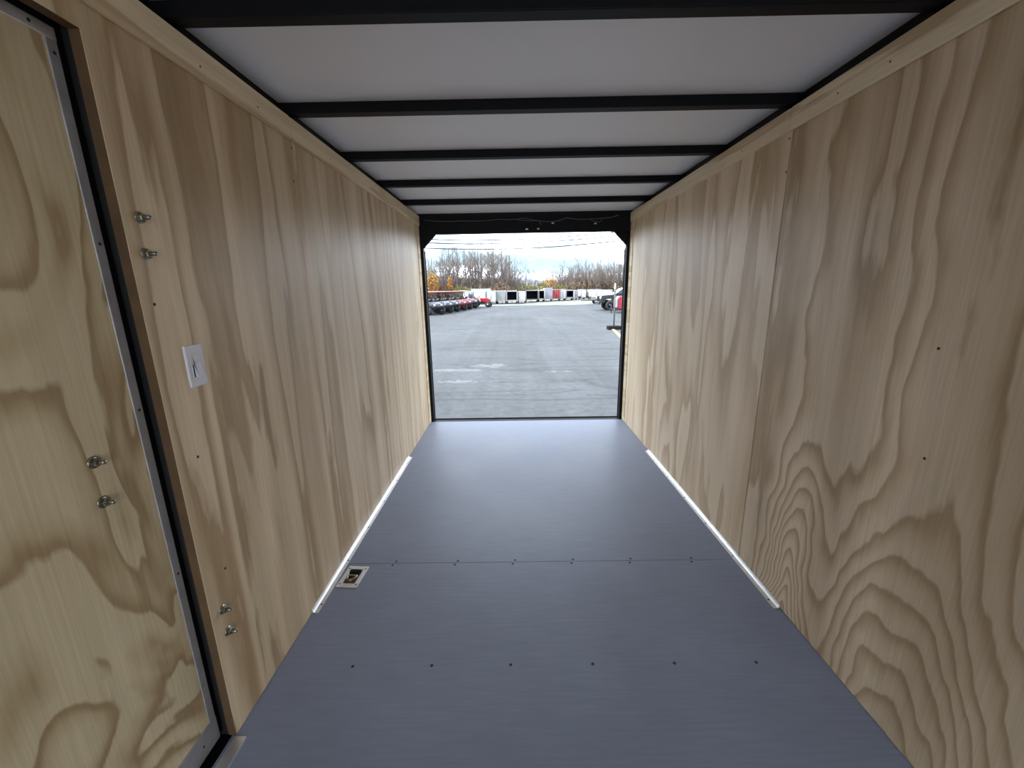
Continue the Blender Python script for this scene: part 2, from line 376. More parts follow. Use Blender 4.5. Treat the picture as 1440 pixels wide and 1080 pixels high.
for (x, y) in ((-.041, .055), (.041, .055), (-.041, -.055), (.041, -.055)):
    MB().lathe([(.005, 0), (.0045, .002), (.002, .0028)], (x, y, .005), (0, 0, 1), 10).build('screw', MT['zinc'], td)

# wiring hanging on the rear header
wh = empty('wiring', (0, 4.146, 2.03), label='thin black lamp wires strung along the dark rear header', cat='wire')
def wire(pts, r=.0028):
    out = []
    for a, b in zip(pts[:-1], pts[1:]):
        for k in range(6):
            t = k / 6; out.append((a[0] + (b[0] - a[0]) * t, -.004 - .004 * math.sin(PI * t), a[1] + (b[1] - a[1]) * t - .008 * math.sin(PI * t)))
    out.append((pts[-1][0], -.004, pts[-1][1])); return MB().tube(out, r, 6)
wire([(-.97, .012), (-.60, .0), (-.25, .008), (.0, .015), (.26, -.022), (.40, .012), (.62, -.004), (.9, .022)]).build('cable', MT['wire'], wh)
wire([(-.1, .008), (.14, -.01), (.16, -.045)]).build('cable', MT['wire'], wh)
wire([(.62, -.004), (.72, -.03), (.74, .0), (.9, .03)]).build('cable', MT['wire'], wh)
for (x, z) in ((.27, -.035), (.68, -.045), (.02, -.085), (.13, -.085)):
    MB().box(x - .012, x + .012, -.014, 0, z - .006, z + .006, .002).build('connector', MT['wire_end'], wh)

# ================================================================ OUTSIDE
G = -.55     # asphalt level
def asphalt():
    m = bpy.data.materials.new('worn_asphalt'); m.use_nodes = True; t = m.node_tree; b = t.nodes['Principled BSDF']
    tc = nn(t, 'ShaderNodeTexCoord'); sp = nn(t, 'ShaderNodeSeparateXYZ'); t.links.new(tc.outputs['Object'], sp.inputs[0])
    x, y = sp.outputs['X'], sp.outputs['Y']
    def nz(sc, det, mapscale=(1, 1, 1), rough=.55):
        mp = nn(t, 'ShaderNodeMapping'); mp.inputs['Scale'].default_value = mapscale; t.links.new(tc.outputs['Object'], mp.inputs[0])
        n = nn(t, 'ShaderNodeTexNoise'); n.inputs['Scale'].default_value = sc; n.inputs['Detail'].default_value = det; n.inputs['Roughness'].default_value = rough; t.links.new(mp.outputs[0], n.inputs[0]); return n.outputs['Fac']
    c = ramp_node(t, nz(.35, 5, (1, .6, 1)), [(.3, (.033, .036, .040)), (.7, (.062, .067, .074))])
    c = mix_node(t, 1.0, c, ramp_node(t, nz(7, 5), [(.3, (.74, .74, .72)), (.7, (1.18, 1.18, 1.18))]), 'MULTIPLY')
    c = mix_node(t, 1.0, c, ramp_node(t, nz(1.0, 3, (2.2, .08, 1)), [(.35, (.85, .85, .85)), (.65, (1.12, 1.12, 1.12))]), 'MULTIPLY')   # tyre lanes
    # sealed cracks: thin contours of a field stretched across the lot
    for sc, mpz, w, dk in ((1.0, (.10, .55, 1), 42, .50), (1.0, (.07, .30, 1), 70, .58), (1.0, (.5, .4, 1), 60, .8)):
        n = nz(sc, 3, mpz)
        k = math_node(t, 'MULTIPLY', math_node(t, 'ABSOLUTE', math_node(t, 'SUBTRACT', n, .5)), w, clamp=True)
        c = mix_node(t, 1.0, c, ramp_node(t, k, [(0, (dk, dk, dk)), (.6, (1, 1, 1))]), 'MULTIPLY')
    rag = nz(5, 4)
    for (px, py, rx_, ry) in ((-.80, 10.36, .42, .28), (-1.6, 9.8, .75, .16), (.86, 9.45, .36, .12), (-1.2, 8.5, .5, .14)):
        q = math_node(t, 'ADD', math_node(t, 'POWER', math_node(t, 'ABSOLUTE', math_node(t, 'MULTIPLY', math_node(t, 'SUBTRACT', x, px), 1 / rx_)), 2), math_node(t, 'POWER', math_node(t, 'ABSOLUTE', math_node(t, 'MULTIPLY', math_node(t, 'SUBTRACT', y, py), 1 / ry)), 2))
        q = math_node(t, 'ADD', q, math_node(t, 'MULTIPLY', math_node(t, 'SUBTRACT', rag, .5), 7.0))
        c = mix_node(t, ramp_node(t, q, [(.3, (.6, .6, .6)), (1.0, (0, 0, 0))]), c, (.125, .13, .135))
    t.links.new(c, b.inputs['Base Color']); b.inputs['Roughness'].default_value = .7; b.inputs['Specular IOR Level'].default_value = .35
    bp = nn(t, 'ShaderNodeBump'); bp.inputs['Strength'].default_value = .3; bp.inputs['Distance'].default_value = .01
    t.links.new(nz(40, 3), bp.inputs['Height']); t.links.new(bp.outputs[0], b.inputs['Normal'])
    return m
MO = dict(
    asphalt=asphalt(),
    gravel=simple('pale_gravel', (.155, .16, .135), .9, var=.25, scale=.6),
    field=simple('dry_grass_ground', (.16, .15, .08), .95, var=.4, scale=.1),
    hill=simple('wooded_hill', (.16, .19, .24), .95, var=.3, scale=.08),
    yellow=simple('yellow_curb_paint', (.34, .29, .12), .6, var=.15, scale=6),
    white=simple('white_trailer_paint', (.46, .465, .47), .4, var=.04, scale=1),
    grey=simple('grey_door_panel', (.20, .21, .20), .5, var=.1, scale=2),
    lilac=simple('greyish_door_panel', (.22, .215, .25), .5, var=.06, scale=2),
    red=simple('red_vehicle_paint', (.26, .012, .02), .3, var=.1, scale=2),
    red2=simple('dull_red_plastic', (.17, .018, .022), .45, var=.15, scale=3),
    blackp=simple('black_vehicle_paint', (.022, .025, .032), .28, var=.1),
    darkin=simple('interior_shade', (.03, .03, .03), .8),
    tyre=simple('tyre_rubber', (.018, .018, .018), .8, var=.2, scale=20),
    rim=simple('wheel_rim', (.36, .36, .37), .35, .8, var=.1),
    glass=simple('tinted_glass', (.06, .07, .11), .12, var=.05, spec=.3),
    lamp=simple('clear_headlamp', (.7, .7, .7), .2, var=.05),
    tail=simple('red_lens', (.5, .02, .02), .3, var=.05),
    seat=simple('vehicle_seat', (.03, .03, .034), .7),
    cream=simple('cream_pole', (.36, .34, .29), .5, var=.05),
    steel=simple('galvanised_steel', (.28, .29, .31), .45, .6, var=.15),
    bark=simple('grey_bark', (.105, .088, .080), .9, var=.3, scale=3),
    twig=simple('fine_twigs', (.135, .108, .094), .9, var=.3, scale=2),
    darkpost=simple('dark_grey_post', (.07, .07, .075), .6, var=.1),
    pole=simple('weathered_pole', (.10, .085, .075), .9, var=.2, scale=4),
    orange=simple('orange_leaves', (.28, .135, .03), .8, var=.4, scale=2),
    ylw=simple('yellow_green_leaves', (.18, .17, .055), .8, var=.4, scale=2),
    brush=simple('brown_brush', (.10, .07, .045), .9, var=.45, scale=1.5),
    rustb=simple('rusty_leaves', (.15, .07, .035), .9, var=.4, scale=1.5),
)

# ground
pl = MB().box(-80, 80, -12, 48.5, G - .3, G).build('parking_lot', MO['asphalt']); tag(pl, kind='structure')
gs = MB().box(-80, 80, 48.5, 76, G - .3, G + .012).build('gravel_strip', MO['gravel']); tag(gs, kind='structure')
fd = MB().box(-300, 300, 76, 420, G - .3, G + .02).build('field', MO['field']); tag(fd, kind='structure')
def hill():
    vs = []; fs = []; n = 60
    for i in range(n + 1):
        x = -260 + 520 * i / n
        h = 7.2 + 1.2 * math.sin(i * .5) + .6 * math.sin(i * 1.7 + 1) - max(0, abs(x - 12) - 60) * .03
        vs += [(x, 236, G - 1), (x, 250, h * .7), (x, 262, h), (x, 300, G - 1)]
    for i in range(n):
        for k in range(3): a = i * 4 + k; fs.append((a, a + 4, a + 5, a + 1))
    return MB().add(vs, fs, True)
hl = hill().build('hills', MO['hill']); tag(hl, kind='structure')

def wheel(parent, p, r, w, ax=(0, 1, 0), n=18, rim='rim'):
    p = Vector(p)
    t = MB().lathe([(r * .55, -w / 2), (r * .9, -w / 2), (r, -w * .36), (r, w * .36), (r * .9, w / 2), (r * .55, w / 2)], p, ax, n, cap=False).build('wheel', MO['tyre'], parent)
    MB().lathe([(r * .57, -w * .42), (r * .5, -w * .30), (r * .2, -w * .38), (r * .2, w * .38), (r * .5, w * .30), (r * .57, w * .42)], p, ax, n).build('rim', MO[rim], t)
    return t

# yellow curb at the right edge of the lane
yc = MB().prism([(4.50, 19.3), (4.62, 19.3), (4.19, 15.9), (3.90, 13.4), (3.74, 13.4), (4.02, 15.9)][::-1], G, G + .03, 'z').build('curb', MO['yellow'])
tag(yc, 'yellow painted curb line on the asphalt at the right of the opening', 'curb')

# sign post on a black block
sp_ = empty('sign_post', (4.60, 19.2, G), label='slim pole standing on a black block right of the asphalt lane', cat='post')
MB().box(-.30, .30, -.22, .22, 0, .17, .03).build('base_block', MT['rubber'], sp_)
MB().tube([(0, 0, .16), (-.01, 0, 1.70)], .032, 10).build('lower_pole', MO['darkpost'], sp_)
MB().tube([(-.01, 0, 1.70), (-.02, 0, 2.12)], [.042, .036], 10).build('upper_sleeve', MO['cream'], sp_)

# ---------------- side by side utility vehicles, parked in a row on the left
def make_utv(body, roofm, label):
    r = empty('utility_vehicle', label=label, cat='utility vehicle', group='utility vehicles parked in a row at left')
    # faces +x
    MB().prism([(-1.30, .55), (-1.30, .95), (-.55, .98), (-.45, .58), (.30, .52), (.42, .98), (.85, 1.02), (1.30, .86), (1.38, .62), (1.20, .42), (-1.1, .42)], -.55, .55, 'y', .03).build('body', body, r)
    MB().prism([(-1.32, .95), (-1.32, 1.14), (-.52, 1.14), (-.52, .95)], -.68, .68, 'y', .02).build('cargo_bed', body, r)
    for s in (-1, 1):
        MB().prism([(.55, .78), (.72, 1.0), (1.10, .98), (1.32, .74), (1.20, .74), (1.05, .86), (.78, .88), (.65, .74)], s * .52, s * .76, 'y', .01).build('fender', body, r)
        MB().prism([(-.46, .60), (-.50, 1.12), (-.10, 1.08), (.02, .62)], s * .02 if s > 0 else -.02, s * .5, 'y', .03).build('seat', MO['seat'], r)
    c = MB()
    for s in (-1, 1):
        c.tube([(.55, s * .60, .95), (.22, s * .58, 1.74), (-.62, s * .58, 1.76), (-.72, s * .60, .98)], .032, 8)
    c.tube([(.22, -.58, 1.74), (.22, .58, 1.74)], .03, 8).tube([(-.62, -.58, 1.76), (-.62, .58, 1.76)], .03, 8)
    c.build('roll_cage', MO['blackp'], r)
    MB().prism([(.36, 1.76), (.30, 1.82), (-.70, 1.85), (-.78, 1.78)], -.66, .66, 'y', .015).build('roof', roofm, r)
    MB().tube([(1.38, -.5, .45), (1.46, -.5, .7), (1.46, .5, .7), (1.38, .5, .45)], .03, 8).build('bumper', MO['blackp'], r)
    for s in (-1, 1): MB().box(1.28, 1.345, s * .25, s * .46, .74, .83, .015).build('headlamp', MO['lamp'], r)
    MB().tube([(.35, .28, .98), (.14, .28, 1.12)], .02, 6).lathe([(.15, -.012), (.17, 0), (.15, .012)], (.12, .28, 1.13), (-.8, 0, .6), 14).build('steering_wheel', MO['seat'], r)
    for x in (.95, -.95):
        for s in (-1, 1): wheel(r, (x, s * .66, .35), .35, .26)
    return r
row = [(-7.15, 33.6, 'black'), (-6.80, 35.6, 'black'), (-6.45, 37.6, 'black'), (-6.05, 39.6, 'red'), (-5.72, 41.7, 'red'), (-5.4, 43.9, 'black')]
lab = ['nearest black utility vehicle with red roof, by the left door post', 'second black red-roofed utility vehicle from the left door post', 'third black red-roofed utility vehicle from the left door post',
       'red utility vehicle just beyond the three black ones', 'farther red utility vehicle parked before the last one in the row', 'last utility vehicle of the left row, black with white roof']
uk = make_utv(MO['blackp'], MO['red'], 'x'); ur = make_utv(MO['red2'], MO['red'], 'x')
used = set()
for (x, y, kd), lb in zip(row, lab):
    src = uk if kd == 'black' else ur
    o = src if id(src) not in used else copy_tree(src)
    used.add(id(src)); o.location = (x, y, G); o.rotation_euler = (0, 0, math.radians(-38 + 3 * math.sin(x * 9))); o['label'] = lb
    last = o
for ch in last.children:
    if ch.name.startswith('roof'): ch.data = ch.data.copy(); ch.data.materials[0] = MO['white']

# ---------------- red compact tractor
tr = empty('tractor', (-3.85, 46.0, G), math.radians(-8), label='red tractor with open seat parked right of the utility vehicle row', cat='tractor')
MB().prism([(.05, .62), (.05, 1.02), (.95, .98), (1.12, .88), (1.12, .58), (.9, .50)], -.26, .26, 'y', .05).build('hood', MO['red'], tr)
MB().box(-.9, 1.0, -.16, .16, .38, .60, .03).build('chassis', MO['blackp'], tr)
MB().prism([(-.75, .75), (-.72, 1.18), (-.60, 1.18), (-.58, .85), (-.22, .84), (-.20, .75)], -.24, .24, 'y', .03).build('seat', MO['seat'], tr)
for s in (-1, 1):
    MB().prism([(-1.05, .72), (-.98, .98), (-.72, 1.08), (-.35, 1.05), (-.1, .86), (-.18, .84), (-.4, .96), (-.72, .99), (-.92, .9), (-.98, .72)], s * .32, s * .66, 'y', .01).build('fender', MO['red'], tr)
    wheel(tr, (-.6, s * .58, .46), .46, .30); wheel(tr, (.95, s * .50, .30), .30, .20)
MB().tube([(-.85, -.42, .6), (-.85, -.42, 1.72), (-.85, .42, 1.72), (-.85, .42, .6)], .035, 8).build('roll_bar', MO['blackp'], tr)
MB().tube([(.05, 0, .95), (-.10, 0, 1.16)], .02, 6).lathe([(.15, -.012), (.17, 0), (.15, .012)], (-.11, 0, 1.17), (-.6, 0, .8), 14).build('steering_wheel', MO['seat'], tr)
MB().tube([(.95, -.5, .30), (.95, .5, .30)], .05, 8).build('front_axle', MO['blackp'], tr)

# ---------------- cargo trailers
TRG = 'cargo trailers lined up beyond the lot'
def cargo_trailer(x0, x1, Y, top, kind, label, body='white', L=3.6, door='white', dx=0.0):
    """rear end faces the lot; kind: closed / open / ramp / side"""
    w = x1 - x0; h = top - G
    r = empty('cargo_trailer', ((x0 + x1) / 2, Y, G), 0, label=label, cat='trailer', group=TRG)
    m = MO[body]; hw = w / 2
    if kind == 'side': L = 1.9
    z0 = .42; t = .045
    b = MB()
    b.box(-hw, hw, 0, L, z0, z0 + .08).box(-hw, hw, 0, L, h - .06, h, .015)
    b.box(-hw, -hw + t, 0, L, z0, h - .03).box(hw - t, hw, 0, L, z0, h - .03)
    if kind == 'side': b.box(-hw, hw, -.002, t, z0, h - .03)
    b.prism([(-hw, L - t), (hw, L - t), (hw * .45, L + .55), (-hw * .45, L + .55)], z0, h - .03, 'z')
    b.build('body', m, r)
    MB().box(-hw, -hw + .07, -.03, 0, z0 - .1, h - .02).box(hw - .07, hw, -.03, 0, z0 - .1, h - .02).box(-hw + .07, hw - .07, -.03, 0, h - .12, h - .02).box(-hw, hw, -.03, 0, z0 - .1, z0 - .02).build('rear_frame', MO['steel'] if kind != 'side' else m, r)
    if kind == 'closed':
        for s in (-1, 1):
            d = MB().box(s * .008, s * (hw - .075), -.025, .02, z0, h - .13, .008).build('rear_door', MO[door], r)
            MB().tube([(s * .10, -.05, z0 + .05), (s * .10, -.05, h - .2)], .016, 6).build('lock_bar', MO['steel'], d)
    if kind == 'ramp':
        d = MB().box(-hw + .075, hw - .075, -.02, .02, z0, h - .13, .008).build('ramp_door', MO[door], r)
        for s in (-1, 1): MB().tube([(s * (hw - .14), -.045, z0 + .3), (s * (hw - .14), -.045, z0 + .6)], .018, 6).build('latch', MO['steel'], d)
    if kind == 'open':
        MB().box(-hw + .05, hw - .05, L - .12, L - .06, z0 + .08, h - .06).box(-hw + .046, -hw + .06, .05, L - .12, z0 + .08, h - .06).box(hw - .06, hw - .046, .05, L - .12, z0 + .08, h - .06).build('shade_lining', MO['darkin'], r)  # near-black sheets put the shade of the unlit inside into colour
        for s in (-1, 1):
            MB().box(s * hw, s * (hw + .04), -.55, -.03, z0, h - .12, .008).build('rear_door', MO[door], r)
    if kind == 'side':
        d = MB().box(-hw * .55, -hw * .05, -.03, 0, z0 + .1, h - .25, .01).build('side_door', MO['grey'] if door == 'white' else MO[door], r)
        MB().box(-hw * .48, -hw * .12, -.04, -.028, h - .85, h - .4).build('window', MO['glass'], d)
    for s in (-1, 1):
        MB().box(s * (hw - .06), s * (hw - .01), -.045, -.03, z0 + .05, z0 + .18).build('tail_lamp', MO['tail'], r)
        if kind != 'side': wheel(r, (s * (hw - .05), L * .55, .3), .3, .18, (1, 0, 0), 14)
    if kind == 'side':
        for sx in (-.25, .15): wheel(r, (hw * sx, .02, .3), .3, .18, (0, 1, 0), 14)
        MB().prism([(-hw * .5, .60), (-hw * .44, .68), (hw * .34, .68), (hw * .40, .60)], -.12, -.003, 'y', .01).build('fender', MO['steel'], r)
    MB().tube([(0, L + .5, z0), (0, L + 1.3, z0)], .05, 6).tube([(0, L + 1.2, z0 + .2), (0, L + 1.2, 0)], .035, 6).build('tongue', MO['blackp'], r)
    return r
CT = [
    (-6.75, -3.80, 54.0, 1.16, 'side', 'long white trailer seen side on, behind the red tractor', {}),
    (-6.30, -3.55, 60.0, 1.50, 'ramp', 'taller white trailer roof showing above the long white trailer', {}),
    (-3.70, -2.42, 54.3, 1.20, 'closed', 'plain white closed trailer just right of the red tractor', {}),
    (-2.36, -1.14, 54.6, 1.18, 'ramp', 'white trailer with pale grey ramp door right of the plain one', {'door': 'grey'}),
    (-1.02, .36, 54.8, 1.16, 'open', 'white trailer with open rear doors left of lane centre', {}),
    (.50, 1.52, 55.0, 1.05, 'ramp', 'narrow plain white trailer standing between two open dark trailers', {}),
    (1.70, 3.46, 60.0, 1.20, 'open', 'widest open trailer with dark interior near the centre', {'door': 'blackp', 'body': 'blackp'}),
    (3.58, 4.40, 60.3, 1.17, 'open', 'narrow white-framed open trailer right of the widest dark one', {}),
    (4.55, 5.72, 62.0, 1.46, 'ramp', 'tallest white trailer with lilac grey rear, left of the red one', {'door': 'lilac'}),
    (5.88, 7.14, 64.0, 1.24, 'closed', 'red trailer standing among the white trailers', {'body': 'red', 'door': 'red'}),
    (7.26, 8.12, 65.0, 1.20, 'closed', 'slim white closed trailer immediately right of the red trailer', {}),
    (8.28, 9.48, 66.0, 1.08, 'open', 'white trailer with square black opening, second right of the red one', {}),
    (9.66, 10.4, 67.0, 1.04, 'ramp', 'small grey-doored trailer right of the square black opening', {'door': 'lilac'}),
    (11.28, 12.20, 70.0, 1.13, 'ramp', 'lone small white trailer with gaps on both sides', {}),
    (12.60, 14.35, 68.0, 1.11, 'closed', 'broad white double-door trailer left of the dark pickup', {}),
    (15.50, 17.10, 72.0, .98, 'ramp', 'white trailer showing above the dark pickup hood', {}),
]
for a, b, Y, t, k, lb, kw in CT: cargo_trailer(a, b, Y, t, k, lb, **kw)

# flat utility trailer in front of the pickup
ut = empty('flatbed_trailer', (9.75, 50.0, G), 0, label='low black flatbed trailer standing before the broad white trailer', cat='trailer')
MB().box(-.95, .95, -.6, .6, .42, .52, .02).build('deck', MO['blackp'], ut)
MB().tube([(-.95, -.6, .52), (-.95, -.6, .78), (.95, -.6, .78), (.95, -.6, .52)], .025, 6).build('side_rail', MO['blackp'], ut)
for s in (-1, 1): wheel(ut, (.1, s * .7, .30), .30, .18, (0, 1, 0), 14)
MB().tube([(-.95, 0, .45), (-1.7, 0, .42)], .05, 6).build('tongue', MO['blackp'], ut)

# ---------------- pickup truck
pk = empty('pickup_truck', (10.0, 36.3, G), 0, label='dark lifted pickup truck at the right edge of the opening', cat='truck')
# faces -x; side nearest the trailer at y = -.95
MB().prism([(-2.62, .62), (-2.66, .95), (-2.55, 1.26), (-1.35, 1.36), (-1.30, 1.32), (2.75, 1.32), (2.8, .66), (2.3, .6), (2.2, .95), (1.95, 1.08), (1.6, 1.05), (1.35, .6), (-1.25, .55), (-1.35, .95), (-1.6, 1.10), (-1.95, 1.10), (-2.2, .92), (-2.3, .62)], -.95, .95, 'y', .035).build('body', MO['blackp'], pk)
MB().prism([(-1.38, 1.34), (-.62, 1.86), (-.4, 1.90), (.75, 1.88), (1.02, 1.34)], -.84, .84, 'y', .04).build('cab', MO['blackp'], pk)
MB().prism([(-1.34, 1.40), (-.72, 1.83), (-.66, 1.80), (-1.26, 1.38)], -.74, .74, 'y').build('windshield', MO['glass'], pk)
for s in (-1, 1):
    MB().prism([(-1.05, 1.40), (-.60, 1.78), (-.10, 1.80), (-.10, 1.40)], s * .82, s * .855, 'y').build('side_window', MO['glass'], pk)
    MB().prism([(0, 1.40), (0, 1.80), (.62, 1.79), (.85, 1.40)], s * .82, s * .855, 'y').build('side_window', MO['glass'], pk)
    MB().box(-2.68, -2.55, s * .55, s * .88, .98, 1.16, .03).build('headlamp', MO['lamp'], pk)
    MB().box(-1.20, -1.06, s * .95, s * 1.14, 1.34, 1.50, .03).build('mirror', MO['blackp'], pk)
    for x in (-1.78, 1.80): wheel(pk, (x, s * .80, .43), .43, .30, (0, 1, 0), 20, 'blackp')
MB().box(-2.80, -2.62, -.92, .92, .52, .76, .04).build('front_bumper', MO['blackp'], pk)
MB().box(-2.685, -2.63, -.5, .5, .80, 1.18, .02).build('grille', MT['rubber'], pk)

# ---------------- small red trailer with tongue and jack
rt = empty('red_box_trailer', (8.55, 32.2, G), 0, label='red box trailer with black tongue before the dark pickup', cat='trailer')
MB().prism([(-.60, .30), (-.68, .50), (-.66, 1.0), (-.52, 1.26), (1.7, 1.28), (1.75, .30)], -.55, .55, 'y', .05).build('body', MO['red'], rt)
MB().prism([(-.71, .42), (-.71, 1.02), (-.62, 1.16), (-.60, 1.12), (-.68, 1.0), (-.68, .42)], -.56, .56, 'y').build('nose_panel', MO['lilac'], rt)
MB().box(-.7, 1.7, -.5, .5, .22, .30, .02).tube([(-.6, -.4, .26), (-1.15, 0, .26)], .04, 6).tube([(-.6, .4, .26), (-1.15, 0, .26)], .04, 6).build('tongue', MO['blackp'], rt)
MB().tube([(-1.02, 0, 0), (-1.02, 0, .55)], .035, 8).build('jack', MO['blackp'], rt)
for s in (-1, 1): wheel(rt, (.55, s * .62, .27), .27, .17, (0, 1, 0), 14)

# ---------------- trees
def bare_tree(seed, H, spread, twigs=3):
    r = random.Random(seed)
    tk = MB(); br = MB()
    pts = [Vector((0, 0, 0))]; n = 6
    for i in range(n): pts.append(pts[-1] + Vector((r.uniform(-.05, .05) * H * .12, r.uniform(-.05, .05) * H * .12, H * .92 / n)))
    rad = [H * .014 * (1 - .88 * i / n) + .012 for i in range(n + 1)]
    tk.tube(pts, rad, 6)
    def branch(p, d, ln, ra, lev):
        q = [p]; dd = d.copy(); k = 3 if lev < 2 else 2
        for i in range(k):
            dd = (dd + Vector((r.uniform(-.25, .25), r.uniform(-.25, .25), r.uniform(-.02, .28)))).normalized()
            q.append(q[-1] + dd * ln / k)
        br.tube(q, [ra * (1 - .7 * i / k) for i in range(k + 1)], 4 if lev < 2 else 3, cap=False)
        if lev >= twigs: return
        for j in range(r.randint(4, 6) if lev else r.randint(5, 7)):
            t = r.uniform(.25, 1.0) * k; i = min(int(t), k - 1); pp = q[i].lerp(q[i + 1], t - i)
            a = r.uniform(0, 2 * PI); sd = Vector((math.cos(a), math.sin(a), r.uniform(.1, .8)))
            branch(pp, (dd * .7 + sd * .8).normalized(), ln * r.uniform(.38, .6), max(ra * .48, .008), lev + 1)
    for j in range(13):
        t = r.uniform(.14, 1.0); x = t * n; i = min(int(x), n - 1); p = pts[i].lerp(pts[i + 1], x - i)
        a = j * 2.4 + r.uniform(-.4, .4); el = r.uniform(.5, 1.2)
        branch(p, Vector((math.cos(a), math.sin(a), el)).normalized(), H * spread * (1.15 - .75 * t) * r.uniform(.8, 1.2), rad[i] * .5, 1)
    return tk, br
protos = []
for k in range(6):
    tk, br = bare_tree(100 + k, 11.0, (.34, .28, .38, .30, .24, .32)[k])
    e = empty('bare_tree', (0, 0, -50), label='x', cat='tree'); tk.build('trunk', MO['bark'], e); br.build('branches', MO['twig'], e)
    protos.append(e)
fresh = set(protos)
def put_tree(x, y, H, k, rot, label, group):
    o = protos[k % 6]
    if o in fresh: fresh.discard(o)
    else: o = copy_tree(o)
    s = H / 11.0; o.location = (x, y, G); o.scale = (s, s, s); o.rotation_euler = (0, 0, rot); o['label'] = label; o['group'] = group
    return o
def top_px(x):   # height of the wood along the view, metres at 90 m
    pts = [(-36, 9.0), (-24, 7.8), (-18, 8.5), (-14.5, 11.4), (-9, 11.6), (-5, 12.6), (-1, 11.0), (1.2, 5.8), (5.5, 4.6), (8, 5.4), (11, 7.6), (14, 8.2), (18, 7.6), (22, 9.0), (28, 9.5), (40, 9.0)]
    for (a, ha), (b, hb) in zip(pts[:-1], pts[1:]):
        if a <= x <= b: return ha + (hb - ha) * (x - a) / (b - a)
    return 8
i = 0
x = -35.0
while x < 38:
    for yy in (84, 92, 101):
        Y = yy + rnd.uniform(-3, 3); xx = (x + rnd.uniform(-.5, .5)) * Y / 90
        H = top_px(x) * Y / 90 * rnd.uniform(.72, 1.08) + .4
        ti = next(k for k, lim in enumerate((-13.0, -6.8, .6, 7.5, 13.0, 99)) if x < lim)
        put_tree(xx, Y, H, rnd.randrange(6), rnd.uniform(0, 6.28),
                 ('leafless tree behind the black and red utility vehicles and orange trees', 'leafless tree rising behind the red tractor and long white trailer', 'leafless tree behind the white trailers left of the lane centre',
                  'low leafless tree in the gap at the middle of the tree line', 'leafless grey-brown tree behind the trailer with the square black opening', 'leafless grey-brown tree behind the dark pickup and broad white trailer')[ti],
                 'leafless trees ' + ('behind the utility vehicles', 'behind the red tractor', 'left of the lane centre', 'in the middle gap', 'behind the square opening', 'behind the pickup')[ti])
        i += 1
    x += 1.35
put_tree(-4.4, 82, 11.6, 4, 1.0, 'tallest dark-trunked leafless tree, left of the lane centre', None)
put_tree(2.25, 80, 7.4, 1, 2.2, 'single thin leafless tree rising in the middle gap', None)

def foliage(seed, rx_, ry, rz, n, sz):
    r = random.Random(seed); m = MB()
    while n > 0:
        p = Vector((r.uniform(-1, 1), r.uniform(-1, 1), r.uniform(-1, 1)))
        if p.length > 1 or (p.length < .45 and r.random() < .6): continue
        n -= 1
        c = Vector((p.x * rx_, p.y * ry, p.z * rz + rz)); a = Vector((r.gauss(0, 1), r.gauss(0, 1), r.gauss(0, 1))).normalized(); b = a.orthogonal().normalized(); s = sz * r.uniform(.6, 1.3)
        m.add([c - a * s, c + b * s * .5, c + a * s, c - b * s * .5], [(0, 1, 2, 3)])
    return m
def behind(x):
    for lim, ph in ((-13, 'behind the utility vehicles'), (-6.8, 'behind the red tractor'), (.6, 'left of the lane centre'), (7.5, 'below the gap in the tree line'), (12, 'behind the square black opening'), (99, 'behind the dark pickup')):
        if x < lim: return ph
def thicket(seed, w, h, n):
    r = random.Random(seed); m = MB()
    for k in range(n):
        x = r.uniform(-w, w); y = r.uniform(-.9, .9); hh = h * r.uniform(.45, 1.0) * (1 - .4 * abs(x) / w)
        p = [Vector((x, y, 0))]; d = Vector((r.uniform(-.2, .2), r.uniform(-.2, .2), 1))
        for j in range(3): d = d + Vector((r.uniform(-.2, .2), r.uniform(-.2, .2), 0)); p.append(p[-1] + d.normalized() * hh / 3)
        m.tube(p, [.06, .05, .036, .014], 3, cap=False)
        for q in range(4):
            t = r.uniform(.3, .95) * 3; i = min(int(t), 2); b = p[i].lerp(p[i + 1], t - i); e = b + Vector((r.uniform(-.5, .5), r.uniform(-.4, .4), r.uniform(.3, .9)))
            m.tube([b, e], [.028, .012], 3, cap=False)
    return m
def leafy(name, x, y, rx_, rz, n, sz, mat, label, cat, seed, z0=0.0, group=None):
    e = empty(name, (x, y, G), label=label, cat=cat, group=group)
    t = MB(); t.tube([(0, 0, 0), (.05, 0, z0 + rz)], [.10, .05], 6)
    for k in range(5):
        a = k * 1.26; t.tube([(.03, 0, z0 + rz * .3), (rx_ * .6 * math.cos(a), rx_ * .6 * math.sin(a), z0 + rz * 1.2)], [.04, .012], 4)
    t.build('trunk', MO['bark'], e)
    f = foliage(seed, rx_, rx_, rz, n, sz).build('leaves', mat, e); f.location = (0, 0, z0); f['kind'] = 'stuff'
    return e
leafy('autumn_tree', -15.2, 78, 1.2, 1.9, 900, .17, MO['orange'], 'orange leaved tree beside the left door post', 'tree', 1, 1.1)
leafy('autumn_tree', -16.4, 80, 1.9, 2.5, 900, .18, MO['ylw'], 'yellow-green tree behind the orange tree at far left', 'tree', 2, .8)
leafy('autumn_tree', -12.3, 80, .55, 1.7, 500, .14, MO['orange'], 'slim orange tree right of the round orange tree', 'tree', 3, 1.2)
leafy('autumn_tree', 7.0, 82, 1.5, 1.5, 700, .17, MO['orange'], 'low orange-tan tree above the red trailer', 'tree', 4, 1.2)
protoB = []
for k, mt in enumerate((MO['brush'], MO['rustb'], MO['ylw'], MO['brush'])):
    protoB.append(leafy('shrub', 0, 0, 1.6, 1.1, 420, .17, mt, 'x', 'shrub', 20 + k, .0))
